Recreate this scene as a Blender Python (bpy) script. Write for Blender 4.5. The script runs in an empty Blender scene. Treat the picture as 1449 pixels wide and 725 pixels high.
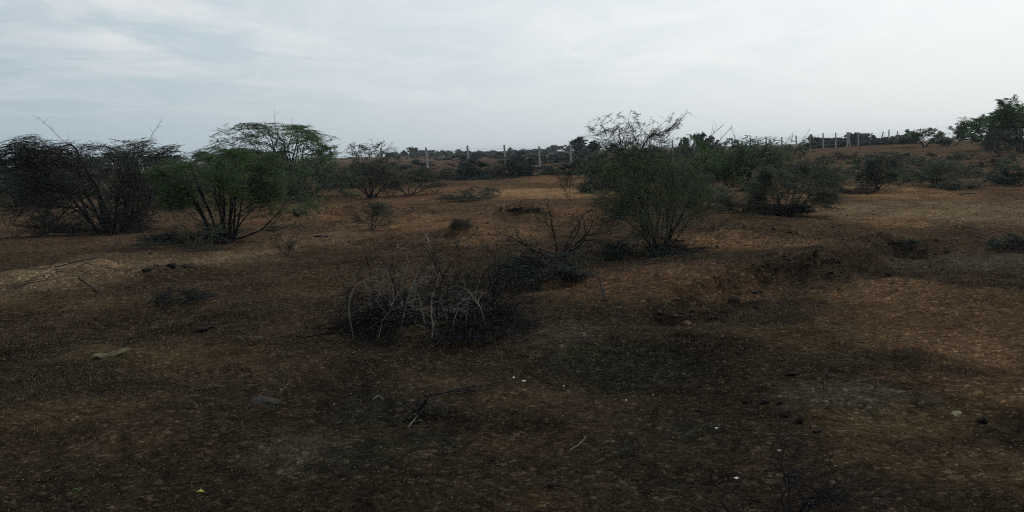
import bpy, math
import numpy as np
from mathutils import Matrix

C = bpy.context.scene.collection
R = math.radians
# ------------------------------------------------------------------ camera
PW, PH, F = 1449.0, 725.0, 1255.0          # size of the photograph, focal length in its pixels
CAM = np.array([0.0, 0.0, 1.6])
PITCH, ROLL = math.atan(147.5 / F), R(-1.72)
MAT = Matrix.Rotation(R(90) - PITCH, 3, 'X') @ Matrix.Rotation(ROLL, 3, 'Z')
MN = np.array(MAT)
cd = bpy.data.cameras.new('camera')
cam = bpy.data.objects.new('camera', cd); C.objects.link(cam)
cam.matrix_world = Matrix.Translation(CAM.tolist()) @ MAT.to_4x4()
cd.sensor_width = 36; cd.lens = F / PW * 36
cd.clip_start = 0.05; cd.clip_end = 8000
S = bpy.context.scene
S.camera = cam
S.view_settings.view_transform = 'Standard'
S.view_settings.look = 'None'
S.view_settings.exposure = 0.0
S.view_settings.gamma = 1.0
S.cycles.max_bounces = 6
S.cycles.use_denoising = False             # keep the fine grain of soil and twigs
S.cycles.filter_width = 1.1

# ------------------------------------------------------------------ sky and sun (thin bright overcast, sun high to the right and ahead)
SUN_AZ, SUN_EL = R(42), R(46)              # azimuth to the right of the view direction (+Y)
SD = (math.sin(SUN_AZ) * math.cos(SUN_EL), math.cos(SUN_AZ) * math.cos(SUN_EL), math.sin(SUN_EL))
W = bpy.data.worlds.new('World'); S.world = W
W.use_nodes = True
nt = W.node_tree; nt.nodes.clear()
def N(tree, typ, **kw):
    n = tree.nodes.new(typ)
    for k, v in kw.items(): setattr(n, k, v)
    return n
def L(tree, a, b): tree.links.new(a, b)
def math_node(tree, op, a, b=None, clamp=False):
    n = N(tree, 'ShaderNodeMath', operation=op, use_clamp=clamp)
    for i, v in enumerate((a, b)):
        if v is None: continue
        if isinstance(v, (int, float)): n.inputs[i].default_value = v
        else: L(tree, v, n.inputs[i])
    return n.outputs[0]
def mixc(tree, fac, a, b, blend='MIX'):
    n = N(tree, 'ShaderNodeMix', data_type='RGBA', blend_type=blend)
    for s, v in ((0, fac), (6, a), (7, b)):
        if isinstance(v, (int, float)): n.inputs[s].default_value = v
        elif isinstance(v, tuple): n.inputs[s].default_value = (*v, 1)
        else: L(tree, v, n.inputs[s])
    return n.outputs[2]
def noise(tree, vec, scale, detail=4, rough=.55, dist=0.0):
    n = N(tree, 'ShaderNodeTexNoise')
    n.inputs['Scale'].default_value = scale; n.inputs['Detail'].default_value = detail
    n.inputs['Roughness'].default_value = rough; n.inputs['Distortion'].default_value = dist
    if vec is not None: L(tree, vec, n.inputs['Vector'])
    return n.outputs['Fac']
def ramp(tree, fac, *stops):
    n = N(tree, 'ShaderNodeValToRGB')
    cr = n.color_ramp
    while len(cr.elements) < len(stops): cr.elements.new(.5)
    for e, (p, c) in zip(cr.elements, stops):
        e.position = p; e.color = (c, c, c, 1) if isinstance(c, (int, float)) else (*c, 1)
    L(tree, fac, n.inputs[0])
    return n.outputs[0]

sky = N(nt, 'ShaderNodeTexSky', sky_type='NISHITA', sun_disc=False)
sky.sun_elevation = SUN_EL; sky.sun_rotation = SUN_AZ
sky.dust_density = 3.0; sky.air_density = 1.0
tc = N(nt, 'ShaderNodeTexCoord')
dirv = tc.outputs['Generated']
dot = N(nt, 'ShaderNodeVectorMath', operation='DOT_PRODUCT')
L(nt, dirv, dot.inputs[0]); dot.inputs[1].default_value = SD
half = math_node(nt, 'MULTIPLY_ADD', dot.outputs['Value'], .5); half.node.inputs[2].default_value = .5
glow = math_node(nt, 'POWER', half, 3.0)
glowc = N(nt, 'ShaderNodeVectorMath', operation='SCALE'); glowc.inputs[0].default_value = (8.3, 7.2, 6.3)
L(nt, glow, glowc.inputs['Scale'])
veilc = N(nt, 'ShaderNodeVectorMath', operation='ADD'); veilc.inputs[1].default_value = (1.45, 2.60, 3.40)
L(nt, glowc.outputs[0], veilc.inputs[0])
base = mixc(nt, .88, sky.outputs[0], veilc.outputs[0])
# high thin cloud on a flat layer: direction / height
sep = N(nt, 'ShaderNodeSeparateXYZ'); L(nt, dirv, sep.inputs[0])
hz = math_node(nt, 'ADD', math_node(nt, 'MAXIMUM', sep.outputs[2], 0.0), .06)
cx = math_node(nt, 'DIVIDE', sep.outputs[0], hz); cy = math_node(nt, 'DIVIDE', sep.outputs[1], hz)
cv = N(nt, 'ShaderNodeCombineXYZ'); L(nt, cx, cv.inputs[0]); L(nt, cy, cv.inputs[1])
mp = N(nt, 'ShaderNodeMapping'); mp.inputs['Location'].default_value = (3.1, 1.7, 0)
mp.inputs['Rotation'].default_value = (0, 0, R(12)); mp.inputs['Scale'].default_value = (1.3, .85, 1)
L(nt, cv.outputs[0], mp.inputs[0])
c1 = ramp(nt, noise(nt, mp.outputs[0], 1.0, 9, .62, .8), (.38, 0.0), (.65, 1.0))
c2 = ramp(nt, noise(nt, mp.outputs[0], .33, 3, .5), (.34, 0.15), (.58, 1.0))
cf = math_node(nt, 'MULTIPLY', c1, c2)
fade = ramp(nt, sep.outputs[2], (.03, 0.0), (.12, 1.0))
cf = math_node(nt, 'MULTIPLY', math_node(nt, 'MULTIPLY', cf, fade), .8)
cg = math_node(nt, 'MULTIPLY_ADD', glow, 3.2); cg.node.inputs[2].default_value = 5.9
cloudc = N(nt, 'ShaderNodeVectorMath', operation='SCALE'); cloudc.inputs[0].default_value = (1.0, 1.0, .99)
L(nt, cg, cloudc.inputs['Scale'])
skyc = mixc(nt, cf, base, cloudc.outputs[0])
bg = N(nt, 'ShaderNodeBackground'); bg.inputs['Strength'].default_value = .122
L(nt, skyc, bg.inputs['Color'])
wo = N(nt, 'ShaderNodeOutputWorld'); L(nt, bg.outputs[0], wo.inputs[0])

sl = bpy.data.lights.new('sun', 'SUN'); sl.energy = 0.9; sl.angle = R(12); sl.color = (1, .96, .9)
so = bpy.data.objects.new('sun', sl); C.objects.link(so)
from mathutils import Vector
so.rotation_euler = Vector(SD).to_track_quat('Z', 'Y').to_euler()

# ------------------------------------------------------------------ numpy helpers
def vnoise(x, y, seed=0):
    xi = np.floor(x).astype(np.int64); yi = np.floor(y).astype(np.int64)
    fx = x - xi; fy = y - yi
    fx = fx * fx * (3 - 2 * fx); fy = fy * fy * (3 - 2 * fy)
    def h(a, b):
        n = (a * 374761393 + b * 668265263 + seed * 1274126177) & 0xffffffff
        n = ((n ^ (n >> 13)) * 1274126177) & 0xffffffff
        n = ((n ^ (n >> 16)) * 2246822519) & 0xffffffff
        return ((n ^ (n >> 15)) & 0xffff) / 65535.0
    a = h(xi, yi); b = h(xi + 1, yi); c = h(xi, yi + 1); d = h(xi + 1, yi + 1)
    return (a + (b - a) * fx) + ((c + (d - c) * fx) - (a + (b - a) * fx)) * fy
def fbm(x, y, seed=0, oct=4, gain=.5):
    s = 0; a = 1; t = 0
    for i in range(oct):
        s = s + a * (vnoise(x * 2 ** i + 17.3 * i, y * 2 ** i - 9.1 * i, seed + i) - .5); t += a; a *= gain
    return s / t * 2
def sstep(a, b, x):
    t = np.clip((x - a) / (b - a), 0, 1); return t * t * (3 - 2 * t)

BANK = []         # two ends of an eroded earth step
ROUGH = []        # x, y, radius along x, radius along y, height
MOUNDS = []       # x, y, radius along x, radius along y, height, rotation
def height(x, y):
    x = np.asarray(x, float); y = np.asarray(y, float)
    d = np.hypot(x, y)
    z = .30 * fbm(x / 14, y / 14, 3, 3) * sstep(6, 22, d)
    z = z + .07 * fbm(x / 2.3, y / 2.3, 11, 4, .6)
    z = z + .035 * fbm(x / .45, y / .45, 23, 3, .6) * (1 - sstep(60, 120, d))
    z = z + (.020 * fbm(x / .45, y / .45, 29, 2) + .018 * fbm(x / .13, y / .13, 37, 3, .6)) * (1 - sstep(12, 26, d))
    z = z + .25 * sstep(25, 70, y) + .8 * sstep(12, 60, x) * sstep(35, 95, y)
    for mx, my, rx, ry, h, a in MOUNDS:
        ca, sa = math.cos(a), math.sin(a)
        u = (x - mx) * ca + (y - my) * sa; v = -(x - mx) * sa + (y - my) * ca
        q = (u / rx) ** 2 + (v / ry) ** 2
        z = z + h * np.exp(-q) * (1 + .5 * fbm(x / .6, y / .6, 31, 3))
    for mx, my, rx, ry, h in ROUGH:
        q = ((x - mx) / rx) ** 2 + ((y - my) / ry) ** 2
        m = np.exp(-q * q)
        z = z + h * m * (1.6 * np.abs(fbm(x / .8, y / .8, 61, 4, .6)) - .25 + .8 * fbm(x / .28, y / .28, 67, 3, .6))
    if BANK:                                                          # low eroded step facing the camera
        (ax, ay), (bx, by) = BANK
        ux, uy = bx - ax, by - ay; ln = math.hypot(ux, uy); ux, uy = ux / ln, uy / ln
        t = (x - ax) * ux + (y - ay) * uy
        e = -(x - ax) * uy + (y - ay) * ux + .45 * fbm(x / .9, y / .9, 111, 3) + .25 * fbm(x / .25, y / .25, 113, 2)
        ends = sstep(-.8, .8, t) * (1 - sstep(ln - .8, ln + .8, t))
        z = z + ends * (.13 * sstep(-.10, .10, e) * (1 - sstep(.3, 2.6, e)) - .09 * sstep(-1.5, -.2, e) * (1 - sstep(-.10, .10, e)))
    # flat near the horizon
    z = z * (1 - .75 * sstep(150, 300, d))
    return z
def ray(px, py):
    v = np.array([(px - PW / 2) / F, (PH / 2 - py) / F, -1.0])
    w = MN @ v
    return w / w[1]
def ground(px, py):
    """the point of the terrain seen at this pixel of the photograph"""
    w = ray(px, py)
    t = np.exp(np.linspace(math.log(2.5), math.log(900), 900))
    P = CAM[None] + t[:, None] * w[None]
    under = P[:, 2] < height(P[:, 0], P[:, 1])
    i = int(np.argmax(under)) if under.any() else len(t) - 1
    a, b = t[max(i - 1, 0)], t[i]
    for _ in range(18):
        m = (a + b) / 2; p = CAM + m * w
        if p[2] < height(p[0], p[1]): b = m
        else: a = m
    p = CAM + b * w
    return np.array([p[0], p[1], float(height(p[0], p[1]))])
def at_depth(px, depth):
    """terrain point under this column of the photograph at a given distance"""
    w = ray(px, 215)
    x, y = w[0] * depth, depth
    return np.array([x, y, float(height(x, y))])

def mound(px, py, wpx, dm, h, a=0.0):
    g = ground(px, py); MOUNDS.append((g[0], g[1], wpx * g[1] / F, dm, h, a))
_m = [(130, 398, 170, .9, .22, .1), (740, 306, 50, 1.0, .30, 0), (652, 332, 28, .55, .20, 0), (1165, 388, 75, .55, .13, .0),
      (1062, 428, 60, .45, .03, 0), (1283, 352, 26, .4, -.30, .2), (1230, 372, 70, .7, -.20, .25), (930, 445, 110, .4, -.10, .0), (1050, 330, 90, .9, .12, .0),
      (860, 520, 130, .8, -.10, 0), (330, 452, 120, .6, .08, 0), (505, 300, 60, 1.2, .15, 0), (585, 312, 60, 1.1, -.12, 0),
      (1330, 415, 130, 1.2, .08, 0), (760, 400, 90, .6, .08, 0), (590, 455, 120, .7, .10, 0), (120, 455, 160, .7, -.10, .05)]
_g = [(ground(a[0], a[1]), a) for a in _m]
for g, a in _g: MOUNDS.append((g[0], g[1], a[2] * g[1] / F, a[3], a[4], a[5]))

_r = [(1150, 378, 170, 1.0, .11), (1050, 425, 110, .6, .08), (1270, 358, 70, .8, .18), (950, 445, 130, .6, .07), (700, 385, 120, .7, .08), (500, 300, 120, 2.2, .15), (410, 325, 70, 1.2, .10), (742, 300, 60, 1.2, .18), (652, 330, 40, .7, .12), (1050, 325, 130, 1.5, .12), (560, 340, 80, 1.0, .08), (240, 378, 60, .5, .06)]
_g = [(ground(a[0], a[1]), a) for a in _r]
for g, a in _g: ROUGH.append((g[0], g[1], a[2] * g[1] / F, a[3], a[4]))

_b = [ground(965, 415)[:2], ground(1305, 352)[:2]]
BANK.extend([tuple(map(float, p)) for p in _b])

# soil colour patches lying on the ground: pixel centre -> world ellipse
SOIL = []
def soil(px, py, wpx, hm, col, k=1.0):
    g = ground(px, py); SOIL.append((g[0], g[1], wpx * g[1] / F, hm, col, k))

# ------------------------------------------------------------------ mesh and object helpers
def mesh(name, V, Fc, mat=None, smooth=False, col=None):
    V = np.ascontiguousarray(V, np.float32); Fc = np.ascontiguousarray(Fc, np.int32)
    me = bpy.data.meshes.new(name)
    k = Fc.shape[1]
    me.vertices.add(len(V)); me.vertices.foreach_set('co', V.ravel())
    me.loops.add(Fc.size); me.loops.foreach_set('vertex_index', Fc.ravel())
    me.polygons.add(len(Fc)); me.polygons.foreach_set('loop_start', np.arange(0, Fc.size, k, dtype=np.int32))
    me.polygons.foreach_set('loop_total', np.full(len(Fc), k, np.int32))
    me.polygons.foreach_set('use_smooth', np.full(len(Fc), smooth))
    me.update(calc_edges=True)
    if col is not None:
        at = me.color_attributes.new('soil', 'FLOAT_COLOR', 'POINT')
        c4 = np.ones((len(V), 4), np.float32); c4[:, :3] = col
        at.data.foreach_set('color', c4.ravel())
    if mat: me.materials.append(mat)
    return me
def link(name, me, parent=None, loc=None, kind=None):
    o = bpy.data.objects.new(name, me); C.objects.link(o)
    if parent is not None: o.parent = parent
    if loc is not None: o.location = tuple(float(v) for v in loc)
    if kind: o['kind'] = kind
    return o
def tag(o, label, cat, group=None):
    o['label'] = label; o['category'] = cat
    if group: o['group'] = group
    return o
def thing(name, label, cat, loc, group=None):
    return tag(link(name, None, loc=loc), label, cat, group)
def copy_tree(o, loc, label, group, rot=0.0, scale=1.0):
    r = o.copy(); C.objects.link(r); r.location = tuple(float(v) for v in loc)
    r.rotation_euler = (0, 0, rot); r.scale = (scale,) * 3
    r['label'] = label
    if group: r['group'] = group
    for ch in o.children:
        c = ch.copy(); C.objects.link(c); c.parent = r
    return r

def unit(v): return v / np.maximum(np.linalg.norm(v, axis=-1, keepdims=True), 1e-9)
def tubes(pts, r, sides=4):
    """pts [N,P,3], r [N,P] -> verts, quad faces"""
    n, p, _ = pts.shape
    t = np.gradient(pts, axis=1) if p > 2 else np.repeat(pts[:, 1:] - pts[:, :1], 2, axis=1)
    t = unit(t)
    ov = unit(pts[:, -1] - pts[:, 0])
    ref = np.zeros((n, 3)); ref[np.arange(n), np.argmin(np.abs(ov), axis=1)] = 1
    a = unit(np.cross(t, ref[:, None, :])); b = np.cross(t, a)
    ang = np.arange(sides) * 2 * math.pi / sides
    ring = (a[:, :, None] * np.cos(ang)[None, None, :, None] + b[:, :, None] * np.sin(ang)[None, None, :, None]) * r[:, :, None, None]
    V = (pts[:, :, None] + ring).reshape(-1, 3)
    i = np.arange(n)[:, None, None] * p * sides; j = np.arange(p - 1)[None, :, None] * sides; k = np.arange(sides)[None, None, :]
    k2 = (k + 1) % sides
    Fc = np.stack([i + j + k, i + j + k2, i + j + sides + k2, i + j + sides + k], -1).reshape(-1, 4)
    return V, Fc
def join(parts):
    Vs, Fs, o = [], [], 0
    for V, Fc in parts:
        Vs.append(V); Fs.append(Fc + o); o += len(V)
    return np.concatenate(Vs), np.concatenate(Fs)
def walk(rng, start, d, length, P, wander, trop, curl=0.0):
    """vectorised growth: start [N,3], d [N,3], length [N]"""
    n = len(start)
    pts = np.empty((n, P, 3)); pts[:, 0] = start
    d = unit(d); seg = (length / (P - 1))[:, None]
    for i in range(1, P):
        pts[:, i] = pts[:, i - 1] + d * seg
        d = unit(d + rng.normal(0, wander, (n, 3)) + np.asarray(trop) * (1 + curl * i))
    return pts
def sprout(rng, pts, rad, n, t0, t1, ang, length, flat=0.0, up=0.0, out=0.0):
    """n children on the polylines pts: start, direction, length, radius"""
    N_, P, _ = pts.shape
    wl = np.linalg.norm(pts[:, -1] - pts[:, 0], axis=1) + 1e-6
    idx = rng.choice(N_, n, p=wl / wl.sum())
    t = t0 + (t1 - t0) * rng.random(n) ** .8
    f = t * (P - 1); i = np.minimum(f.astype(int), P - 2); fr = (f - i)[:, None]
    st = pts[idx, i] * (1 - fr) + pts[idx, i + 1] * fr
    pd = unit(pts[idx, i + 1] - pts[idx, i])
    q = unit(np.cross(pd, rng.normal(size=(n, 3))))
    a = ang * (.6 + .8 * rng.random(n))[:, None]
    d = pd * np.cos(a) + q * np.sin(a)
    d[:, 2] *= (1 - flat); d[:, 2] += up
    if out:
        o = st.copy(); o[:, 2] = 0; d = d + unit(o) * out
    ln = length * (1.15 - .55 * t) * (.6 + .8 * rng.random(n))
    rr = rad[idx, i] * .62
    return st, unit(d), ln, rr
def taper(r0, P, end=.35):
    return r0[:, None] * np.linspace(1, end, P)[None]
def leaves(rng, pts, n, l, w, t0=.1, droop=0.0, flat=.5):
    """feathery leaves: thin diamonds along the twigs"""
    N_, P, _ = pts.shape
    idx = rng.integers(0, N_, n); t = t0 + (1 - t0) * rng.random(n)
    f = t * (P - 1); i = np.minimum(f.astype(int), P - 2); fr = (f - i)[:, None]
    st = pts[idx, i] * (1 - fr) + pts[idx, i + 1] * fr
    pd = unit(pts[idx, i + 1] - pts[idx, i])
    rnd = rng.normal(size=(n, 3)); rnd[:, 2] *= (1 - flat)
    d = unit(pd * .5 + unit(rnd) + np.array([0, 0, -droop]))
    side = unit(np.cross(d, unit(rng.normal(size=(n, 3)) * .7 + np.array([0, 0, 1.0]))))
    ln = (l * (.5 + rng.random(n)))[:, None]; wd = (w * (.6 + .8 * rng.random(n)))[:, None]
    a = st; b = st + d * ln * .45 + side * wd * .5; c = st + d * ln; e = st + d * ln * .55 - side * wd * .5
    V = np.stack([a, b, c, e], 1).reshape(-1, 3)
    return V, np.arange(4 * n).reshape(-1, 4)

# ------------------------------------------------------------------ materials
def material(name):
    m = bpy.data.materials.new(name); m.use_nodes = True
    t = m.node_tree; b = t.nodes['Principled BSDF']
    b.inputs['Specular IOR Level'].default_value = .15
    b.inputs['Roughness'].default_value = .9
    return m, t, b
def soil_material():
    m, t, b = material('dry_soil')
    g = N(t, 'ShaderNodeNewGeometry').outputs['Position']
    vc = N(t, 'ShaderNodeVertexColor', layer_name='soil').outputs[0]
    n1 = noise(t, g, 1.1, 6, .62); n2 = noise(t, g, 9.0, 6, .7); n3 = noise(t, g, 55.0, 4, .7)
    f1 = ramp(t, n1, (.33, .70), (.68, 1.30))
    f2 = ramp(t, n2, (.32, .55), (.70, 1.45))
    f3 = ramp(t, n3, (.30, .45), (.72, 1.6))
    n4 = noise(t, g, 190.0, 3, .7)
    f4 = ramp(t, n4, (.34, .45), (.68, 1.6))
    vc = mixc(t, 1.0, vc, f4, 'MULTIPLY')
    c = mixc(t, 1.0, vc, f1, 'MULTIPLY'); c = mixc(t, 1.0, c, f2, 'MULTIPLY'); c = mixc(t, 1.0, c, f3, 'MULTIPLY')
    # small crumbs, pale grit
    vo = N(t, 'ShaderNodeTexVoronoi'); vo.inputs['Scale'].default_value = 38; L(t, g, vo.inputs['Vector'])
    sp = N(t, 'ShaderNodeSeparateColor'); L(t, vo.outputs['Color'], sp.inputs[0])
    tone = ramp(t, sp.outputs[0], (0.0, .6), (.9, 1.15), (.97, 2.2))
    c = mixc(t, 1.0, c, tone, 'MULTIPLY')
    L(t, c, b.inputs['Base Color'])
    hsum = math_node(t, 'ADD', math_node(t, 'MULTIPLY', n2, .05), math_node(t, 'MULTIPLY', n3, .016))
    hsum = math_node(t, 'ADD', hsum, math_node(t, 'MULTIPLY', n4, .005))
    hsum = math_node(t, 'ADD', hsum, math_node(t, 'MULTIPLY', vo.outputs['Distance'], -.012))
    bp = N(t, 'ShaderNodeBump'); bp.inputs['Distance'].default_value = 1.0; bp.inputs['Strength'].default_value = .9
    L(t, hsum, bp.inputs['Height']); L(t, bp.outputs[0], b.inputs['Normal'])
    b.inputs['Specular IOR Level'].default_value = 0.0
    b.inputs['Roughness'].default_value = 1.0
    return m
def plain(name, a, b_, scale=12, spec=.1, bump=0.0):
    m, t, b = material(name)
    g = N(t, 'ShaderNodeTexCoord').outputs['Object']
    ri = N(t, 'ShaderNodeNewGeometry').outputs['Random Per Island']
    n = math_node(t, 'ADD', math_node(t, 'MULTIPLY', noise(t, g, scale, 5, .65), .75), math_node(t, 'MULTIPLY', ri, .35))
    f = ramp(t, n, (.25, 0.0), (.75, 1.0))
    L(t, mixc(t, f, a, b_), b.inputs['Base Color'])
    b.inputs['Specular IOR Level'].default_value = spec
    if bump:
        bp = N(t, 'ShaderNodeBump'); bp.inputs['Distance'].default_value = bump; bp.inputs['Strength'].default_value = .8
        L(t, noise(t, g, scale * 3, 5, .7), bp.inputs['Height']); L(t, bp.outputs[0], b.inputs['Normal'])
    return m
def leafmat(name, a, b_, trans=.45):
    m, t, b = material(name)
    ri = N(t, 'ShaderNodeNewGeometry').outputs['Random Per Island']
    g = N(t, 'ShaderNodeTexCoord').outputs['Object']
    n = math_node(t, 'ADD', math_node(t, 'MULTIPLY', ri, .55), math_node(t, 'MULTIPLY', noise(t, g, 1.6, 3), .6))
    c = mixc(t, ramp(t, n, (.25, 0.0), (.85, 1.0)), a, b_)
    L(t, c, b.inputs['Base Color'])
    tr = N(t, 'ShaderNodeBsdfTranslucent'); L(t, c, tr.inputs['Color'])
    mx = N(t, 'ShaderNodeMixShader'); mx.inputs[0].default_value = trans
    L(t, b.outputs[0], mx.inputs[1]); L(t, tr.outputs[0], mx.inputs[2])
    L(t, mx.outputs[0], t.nodes['Material Output'].inputs[0])
    return m
M = {
    'soil': soil_material(),
    'bark': plain('dark_bark', (.014, .013, .012), (.040, .036, .031), 18, bump=.01),
    'black': plain('blackened_wood', (.006, .006, .007), (.016, .015, .016), 18),
    'twig': plain('brown_twigs', (.030, .026, .021), (.075, .063, .050), 10),
    'green_twig': plain('grey_green_twigs', (.030, .034, .024), (.085, .088, .062), 10),
    'grey': plain('grey_dead_wood', (.055, .051, .046), (.18, .168, .15), 14),
    'dark_leaf': leafmat('dark_grey_green_leaves', (.034, .047, .040), (.076, .098, .076)),
    'green': leafmat('mid_green_leaves', (.040, .092, .027), (.088, .152, .046)),
    'deep': leafmat('deep_green_leaves', (.045, .084, .040), (.096, .145, .074)),
    'olive': leafmat('olive_grey_leaves', (.056, .068, .050), (.112, .130, .092)),
    'blue': leafmat('bluish_dark_leaves', (.030, .043, .043), (.065, .085, .080)),
    'dry': leafmat('dry_brown_leaves', (.045, .034, .022), (.110, .085, .055), .1),
    'straw': leafmat('straw_grass', (.060, .050, .028), (.15, .125, .07), .2),
    'gravel': plain('mixed_gravel', (.010, .0075, .005), (.135, .105, .070), 30),
    'white': plain('white_quartz', (.30, .29, .26), (.62, .60, .56), 40),
    'clod': plain('dark_earth_clods', (.012, .009, .007), (.040, .029, .020), 25, bump=.01),
    'dung': plain('dark_dried_dung', (.004, .0035, .003), (.012, .010, .008), 25, bump=.01),
    'bark_slab': plain('yellowish_bark', (.030, .026, .013), (.135, .118, .062), 22, bump=.01),
    'stone': plain('dark_flat_stone', (.012, .012, .010), (.040, .038, .030), 24, bump=.01),
    'tanstone': plain('tan_stone', (.10, .085, .05), (.22, .19, .12), 24, bump=.01),
    'redstone': plain('reddish_stone', (.045, .024, .014), (.10, .055, .032), 24, bump=.01),
    'concrete': plain('weathered_concrete', (.20, .19, .175), (.38, .36, .33), 6, bump=.004),
    'wire': plain('rusty_wire', (.06, .05, .045), (.12, .10, .09), 3),
    'yleaf': plain('yellow_leaf', (.30, .26, .06), (.45, .38, .10), 30),
}

# ------------------------------------------------------------------ soil patches (kinds of earth, dry grass and dung cover, one painted shade)
TAN = (.100, .070, .042); ORANGE = (.098, .059, .032); RUST = (.090, .051, .029); YEL = (.050, .036, .0185); SAND = (.155, .098, .052)
DARK = (.012, .010, .007); MOSS = (.010, .0115, .008); BROWN = (.040, .028, .017); GREY = (.040, .034, .025); RED = (.066, .041, .028)
for a in [
    (60, 385, 190, 1.5, TAN, 1), (250, 370, 150, 1.6, TAN, .7), (150, 430, 200, .5, YEL, .7), (40, 505, 80, .7, DARK, .8), (230, 505, 130, .5, YEL, .75), (330, 520, 130, .5, BROWN, .6), (90, 590, 160, .4, YEL, .5), (160, 640, 200, .4, BROWN, .5),
    (430, 620, 110, .35, GREY, .6), (560, 630, 110, .45, MOSS, .9), (520, 560, 90, .3, MOSS, .6), (480, 470, 160, 1.0, BROWN, .6), (480, 400, 120, 1.3, BROWN, .7), (420, 340, 110, 1.5, TAN, .7),
    (440, 300, 100, 3, RUST, .8), (585, 318, 110, 3.2, ORANGE, .9), (560, 285, 120, 3.5, RUST, .7), (700, 330, 70, 2, ORANGE, .9), (750, 275, 120, 4.5, SAND, .9), (650, 268, 90, 4, ORANGE, .7), (790, 255, 60, 5, ORANGE, .8), (640, 285, 70, 3, YEL, .6), (800, 300, 90, 2.5, RUST, .7), (740, 302, 45, 1.3, BROWN, .9), (760, 395, 90, .9, DARK, .8),  # last patch paints the shade beneath the thicket into the soil
    (930, 395, 170, 1.2, RUST, .55), (1060, 345, 130, 1.6, ORANGE, .75), (1000, 310, 110, 2.2, BROWN, .8), (1150, 325, 120, 1.3, BROWN, .7), (1270, 300, 170, 3.0, TAN, .95), (1400, 295, 130, 3, TAN, .8), (1250, 315, 90, 1.2, ORANGE, .5), (1130, 395, 130, .9, BROWN, .35), (1180, 270, 140, 5, SAND, .6), (1380, 255, 160, 9, RED, .7), (1280, 240, 160, 10, RED, .6), (1390, 222, 90, 9, (.095, .060, .043), .7), (1200, 240, 120, 8, TAN, .6),
    (1400, 365, 120, 1.1, GREY, .7), (1240, 410, 100, .6, ORANGE, .55), (1370, 455, 190, 1.5, ORANGE, .55), (1290, 470, 120, .8, RUST, .4), (1430, 510, 100, .6, ORANGE, .5), (1150, 470, 130, .5, YEL, .5), (1190, 560, 110, .4, GREY, .75), (1290, 600, 130, .4, YEL, .7), (1430, 560, 80, .6, YEL, .7), (1380, 660, 160, .35, YEL, .5), (1180, 640, 160, .35, BROWN, .5),
    (860, 515, 150, .7, MOSS, .7), (1000, 500, 110, .5, DARK, .45), (1390, 545, 130, .6, RUST, .3), (780, 560, 160, .35, BROWN, .5), (770, 480, 80, .35, GREY, .6), (700, 620, 160, .4, BROWN, .5), (960, 600, 120, .5, MOSS, .6), (980, 690, 140, .3, MOSS, .5), (840, 700, 90, .2, YEL, .4), (600, 540, 100, .3, BROWN, .5),
    (640, 232, 60, 40, (.060, .033, .029), .9), (560, 228, 120, 60, (.060, .033, .029), .8)]:
    soil(*a)

def soil_colour(x, y):
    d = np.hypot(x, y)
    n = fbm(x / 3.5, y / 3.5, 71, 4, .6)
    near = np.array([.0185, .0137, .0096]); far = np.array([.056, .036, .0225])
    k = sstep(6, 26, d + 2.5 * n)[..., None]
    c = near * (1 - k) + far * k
    wx = x + .5 * fbm(x / 1.3, y / 1.3, 81, 4, .6); wy = y + .6 * fbm(x / 1.3, y / 1.3, 91, 4, .6)
    fn = .55 * fbm(x / .45, y / .6, 101, 4, .65)
    for px, py, rx, ry, col, s in SOIL:
        q = ((wx - px) / rx) ** 2 + ((wy - py) / ry) ** 2
        q = q + .5 * n + fn
        f = (s * (1 - sstep(-.1, 1.5, q)))[..., None]
        c = c * (1 - f) + np.array(col) * f
    return c * 1.45

# ------------------------------------------------------------------ ground: one sheet, fine where it is near
a1 = np.linspace(R(-36), R(36), 420)
a2 = np.linspace(R(36), R(324), 60)[1:-1]
ang = np.concatenate([a1, a2])
rr = np.concatenate([[.4, 1.0, 1.8], np.exp(np.linspace(math.log(2.6), math.log(140), 560)), np.exp(np.linspace(math.log(140), math.log(1700), 60))[1:]])
AA, RR = np.meshgrid(ang, rr)
X = RR * np.sin(AA); Y = RR * np.cos(AA)
Z = height(X, Y)
V = np.stack([X, Y, Z], -1).reshape(-1, 3)
na, nr = len(ang), len(rr)
ii, jj = np.meshgrid(np.arange(nr - 1), np.arange(na), indexing='ij')
j2 = (jj + 1) % na
Fc = np.stack([ii * na + jj, ii * na + j2, (ii + 1) * na + j2, (ii + 1) * na + jj], -1).reshape(-1, 4)
V = np.concatenate([V, [[0, 0, float(height(0, 0))]]])
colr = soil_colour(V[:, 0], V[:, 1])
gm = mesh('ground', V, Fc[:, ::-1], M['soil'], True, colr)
link('ground', gm, kind='structure')

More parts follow.
